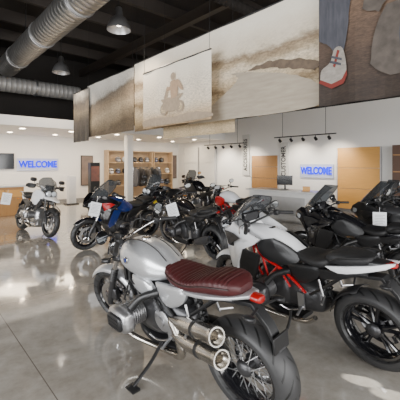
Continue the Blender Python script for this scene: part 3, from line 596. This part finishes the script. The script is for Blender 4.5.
mk('holder_body',join(box((0,0,.01),(.2,.1,.02)),box((0,.03,.07),(.2,.015,.12))),WOOD,e,smooth=False,bevel=.003)
for (v,ua,ub,z) in ((10.5,7.7,5.3,2.62),(10.5,11.6,9.2,2.5)):
    e=empty('track_light',RW(v,(ua+ub)/2,z)); e.rotation_euler=(0,0,TH); top(e,'black ceiling track with spotlights','light','track lights along the white wall')
    L=ua-ub; mk('track_rail',box((0,0,0),(.04,L,.035)),SAT,e,smooth=False)
    for s in(-.35,.35): mk('hanging_rod',tube([(0,s*L,0),(0,s*L,6.1-z)],.008,6),SAT,e)
    for i in range(5):
        y=-L/2+L*(i+.5)/5
        h=mk('spot_head',lathe([(.02,-.06),(.045,-.05),(.055,.06),(.045,.065),(.02,.02)],(0,y,-.12),(.8,0,-.6),16),SAT,e)
        mk('spot_bulb',lathe([(0,.03),(.035,.03)],(0,y,-.12),(.8,0,-.6),12),GL,h)
        mk('spot_arm',tube([(0,y,-.01),(0,y,-.10)],.01,6),SAT,h)
    for y in(-L*.3,L*.3):
        l=D.lights.new('track_spot','SPOT'); l.energy=140; l.color=(1,.89,.74); l.spot_size=1.9; l.spot_blend=.9
        o=D.objects.new('track_spot',l); o.location=RW(v+.1,(ua+ub)/2+y,z-.25); SC.collection.objects.link(o)
        q=(RW(11.6,(ua+ub)/2+y,1.4)-o.location).normalized(); o.rotation_mode='QUATERNION'; o.rotation_quaternion=q.to_track_quat('-Z','Y')
for v in (-1,1.2,3.0,4.6,6.4,8.4,10.4):
    for u in (12.2,13.9):
        e=mk('downlight',lathe([(0,0),(.06,0),(.085,-.006),(.09,.0)],(0,0,0),(0,0,1),20),GL); e.location=RW(v,u,2.793); top(e,'small round recessed ceiling spotlight','light','recessed spotlights in the low ceiling')
    l=D.lights.new('soffit_glow','AREA'); l.energy=48; l.size=1.2; l.color=(1,.82,.60); o=D.objects.new('soffit_glow',l); o.location=RW(v,13.2,2.75); SC.collection.objects.link(o)
# ------------------------------------------------------------ display wall furniture
def shelfunit(v,u,w,h,n,m,label,depth=.42,name='display_shelf'):
    e=empty(name,RW(v,u)); e.rotation_euler=(0,0,TH); top(e,label,'shelf')
    mk('back_board',box((0,depth/2-.02,h/2),(w,.03,h)),m,e,smooth=False)
    for s in(-1,1): mk('side_board',box((s*w/2,0,h/2),(.04,depth,h)),m,e,smooth=False)
    for i in range(n): mk('shelf_board',box((0,0,.06+i*(h-.1)/(n-1)),(w-.04,depth-.05,.035)),m,e,smooth=False)
    return [.078+i*(h-.1)/(n-1) for i in range(n)]
HM=[mat('helmet_%d'%i,c,.2,coat=.5) for i,c in enumerate([(.03,.03,.035),(.75,.75,.76),(.06,.06,.07),(.1,.12,.2),(.3,.3,.32)])]
hproto=None
def helmet(v,u,z,i,rz=0):
    e=empty('helmet',RW(v,u,z)); e.rotation_euler=(0,0,TH+rz); e['group']='helmets on the display shelves'; e['category']='helmet'
    e['label']=['black','white','charcoal','dark blue','grey'][i]+' full face helmet on a display shelf'
    global hproto
    if not hproto:
        g=body([(-.13,.03,.10,.19),(-.12,.08,.05,.23),(-.07,.11,.02,.26),(0,.125,.01,.27),(.07,.115,.0,.255),(.12,.085,.01,.22),(.15,.045,.03,.12),(.16,.02,.04,.09)],2.2)
        g=xfm(g,Matrix.Rotation(-math.pi/2,4,'Z'))
        v_=xfm(body([(.05,.122,.11,.20),(.10,.105,.11,.20),(.135,.07,.115,.19),(.145,.03,.12,.18)],2.4),Matrix.Rotation(-math.pi/2,4,'Z'))
        hproto=(mk('shell',g,HM[0],e).data, mk('visor',v_,BLK,e).data)
        return
    for nm,me in zip(('shell','visor'),hproto):
        me2=me
        if nm=='shell' and i: me2=me.copy(); me2.materials[0]=HM[i]
        o=D.objects.new(nm,me2); o.parent=e; SC.collection.objects.link(o)
k=0
SW=mat('light_wood',(.50,.36,.22),.5,col2=(.40,.28,.17))
for v in(7.75,9.0,10.25):
    zs=shelfunit(v,14.7,1.15,2.3,5,SW,'pale wooden display shelves filled with helmets')
    for z in zs[1:4]:
        for q in(-.36,0,.36):
            if k%4!=2: helmet(v+q,14.68,z,k*7%5,.3*math.sin(k))
            k+=1
JM=[mat('jacket_%d'%i,c,.8) for i,c in enumerate([(.03,.03,.032),(.10,.10,.11),(.05,.045,.045),(.14,.12,.10)])]
def rack(v,u,n,label):
    e=empty('clothes_rack',RW(v,u)); e.rotation_euler=(0,0,TH); top(e,label,'rack')
    mk('rail',tube([(-.7,0,1.5),(.7,0,1.5)],.015,8),CHR,e)
    for s in(-1,1): mk('upright',join(tube([(s*.68,0,.02),(s*.68,0,1.5)],.015,8),tube([(s*.68,-.25,.02),(s*.68,.25,.02)],.018,8)),CHR,e)
    for i in range(n):
        q=-.58+1.16*i/(n-1); j=empty('jacket',RW(v+q,u,0)); j.rotation_euler=(0,0,TH+math.pi/2+random.uniform(-.15,.15)); top(j,'dark motorcycle jacket hanging on a chrome rail','jacket','jackets on the rails')
        m=JM[(i*5+n)%4]
        g=body([(-.24,.03,.72,1.40),(-.2,.05,.68,1.44),(-.08,.06,.66,1.47),(.08,.06,.66,1.47),(.2,.05,.68,1.44),(.24,.03,.72,1.40)],2.8,16,2)
        mk('jacket_body',g,m,j); 
        for s in(1,-1): mk('sleeve',tube([(s*.2,0,1.38),(s*.28,0,1.2),(s*.30,.02,.82)],[.07,.06,.045],10),m,j)
        mk('hanger',tube([(-.18,0,1.43),(0,0,1.485),(.18,0,1.43)],.008,6),SAT,j)
rack(8.2,12.9,5,'chrome clothes rail with dark riding jackets')
e=wallemp('television',2.85,14.93,1.75,'back'); top(e,'black flat television on the back wall','television')
mk('tv_body',box((0,0,0),(1.05,.05,.62)),BLK,e,bevel=.01); mk('tv_screen',box((0,-.028,0),(.98,.004,.55)),mat('tv_dark',(.015,.017,.02),.1),e,smooth=False)
for (v,w,h,z,c) in ((6.35,.5,1.3,1.35,(.07,.06,.055)),(11.25,.35,1.2,1.5,(.05,.05,.06))):
    e=wallemp('wall_poster',v,14.96,z,'back'); top(e,'dark framed poster on the back wall','poster')
    mk('poster_frame',box((0,0,0),(w+.06,.03,h+.06)),SAT,e,smooth=False); mk('poster_sheet',box((0,-.018,0),(w,.004,h)),mat('poster%d'%int(v),c,.6,col2=(.28,.2,.16),scale=3),e,smooth=False)
e=empty('counter',RW(2.45,12.3)); e.rotation_euler=(0,0,TH); top(e,'wooden service counter with white top','counter')
mk('counter_body',box((0,0,.45),(1.1,.6,.90)),WOD2,e,smooth=False,bevel=.01); mk('counter_top',box((0,0,.925),(1.2,.7,.05)),mat('ctop',(.7,.7,.68),.3),e,smooth=False,bevel=.008)
for q in(-.25,.25): mk('drawer',box((q,-.305,.7),(.46,.02,.22)),WOOD,e,smooth=False,bevel=.004)
e=empty('stool',RW(3.95,12.8)); e.rotation_euler=(0,0,TH); top(e,'brown wooden stool beside the counter','stool')
mk('seat',lathe([(0,.60),(.17,.60),(.18,.57),(0,.56)],(0,0,0),(0,0,1),24),WOD2,e)
for s in(1,-1):
    for t in(1,-1): mk('leg',tube([(s*.1,t*.1,.57),(s*.17,t*.17,0)],.015,8),WOD2,e)
for (v,u,c,l) in ((5.9,13.2,SAT,'tall black advertising display with dark picture'),(5.25,13.9,mat('stand_white',(.75,.75,.75),.5),'white square display column')):
    e=empty('display_stand',RW(v,u)); e.rotation_euler=(0,0,TH); top(e,l,'display')
    hh=1.7 if c is SAT else 1.15
    mk('display_body',box((0,0,hh/2),(.40 if c is SAT else .3,.25,hh)),c,e,smooth=False,bevel=.01)
    mk('display_base',box((0,0,.02),(.5,.36,.04)),SAT,e,smooth=False)
    if c is SAT: mk('display_print',join(box((0,-.13,1.25),(.34,.006,.6))),mat('print_poster',(.35,.12,.08),.6,col2=(.06,.05,.05),scale=5),e,smooth=False)
st(rbox('trim_40',6.75,7.0,12.0,12.25,0,2.8,WALL))
panelwall('white_display_panel',11.5,12.5,1.1,.1,2.5,mat('panel_white',(.76,.75,.71),.6),'white tall display panel on the side wall','panel')
panelwall('white_display_panel',11.5,13.75,1.1,.1,2.5,mat('panel_white',(.76,.75,.71),.6),'white tall display panel near the corner','panel')
e=empty('display_cabinet',RW(11.3,3.2)); e.rotation_euler=(0,0,TH); top(e,'dark brown tall display cabinet on the white wall','cabinet')
mk('cabinet_body',box((0,0,1.1),(.4,1.3,2.2)),mat('cab',(.10,.05,.03),.5),e,smooth=False,bevel=.01)
for i in range(4): mk('cabinet_shelf',box((-.23,0,.4+i*.5),(.1,1.2,.03)),WOD2,e,smooth=False)
# ------------------------------------------------------------ lights
def area(loc,tgt,sx,sy,en,col):
    l=D.lights.new('daylight','AREA'); l.shape='RECTANGLE'; l.size=sx;l.size_y=sy;l.energy=en;l.color=col
    o=D.objects.new('daylight',l); o.location=loc; o.rotation_mode='QUATERNION'; o.rotation_quaternion=(Vector(tgt)-Vector(loc)).to_track_quat('-Z','Y'); SC.collection.objects.link(o); return o
area(RW(1,-5.6,2.4),RW(2.5,6,.2),13,3.0,1250,(1,.99,.975))
area(RW(-7,3,2.4),RW(4,5,.0),8,2.6,1150,(.96,.98,1))
def sunspot(loc,tgt,ang,en):
    l=D.lights.new('sun_glint','SPOT'); l.energy=en; l.spot_size=math.radians(ang); l.spot_blend=.1; l.shadow_soft_size=.01; l.color=(1,.95,.85)
    o=D.objects.new('sun_glint',l); o.location=loc; o.rotation_mode='QUATERNION'; o.rotation_quaternion=(Vector(tgt)-Vector(loc)).to_track_quat('-Z','Y'); SC.collection.objects.link(o)
sunspot(RW(5,-5,3.6),(1.20,2.52,0),.8,9000); sunspot(RW(5.3,-5,3.6),(1.33,2.36,0),.6,9000)
w=D.worlds.new('w'); SC.world=w; w.use_nodes=True; bg=w.node_tree.nodes['Background']; bg.inputs[0].default_value=(.95,.97,1,1); bg.inputs[1].default_value=1.2
cam=D.cameras.new('camera'); cam.lens=30.6; cam.sensor_width=36; cam.shift_y=-.0875; co=D.objects.new('camera',cam); co.location=(0,0,1.6); co.rotation_euler=(math.pi/2,0,0); SC.collection.objects.link(co); SC.camera=co
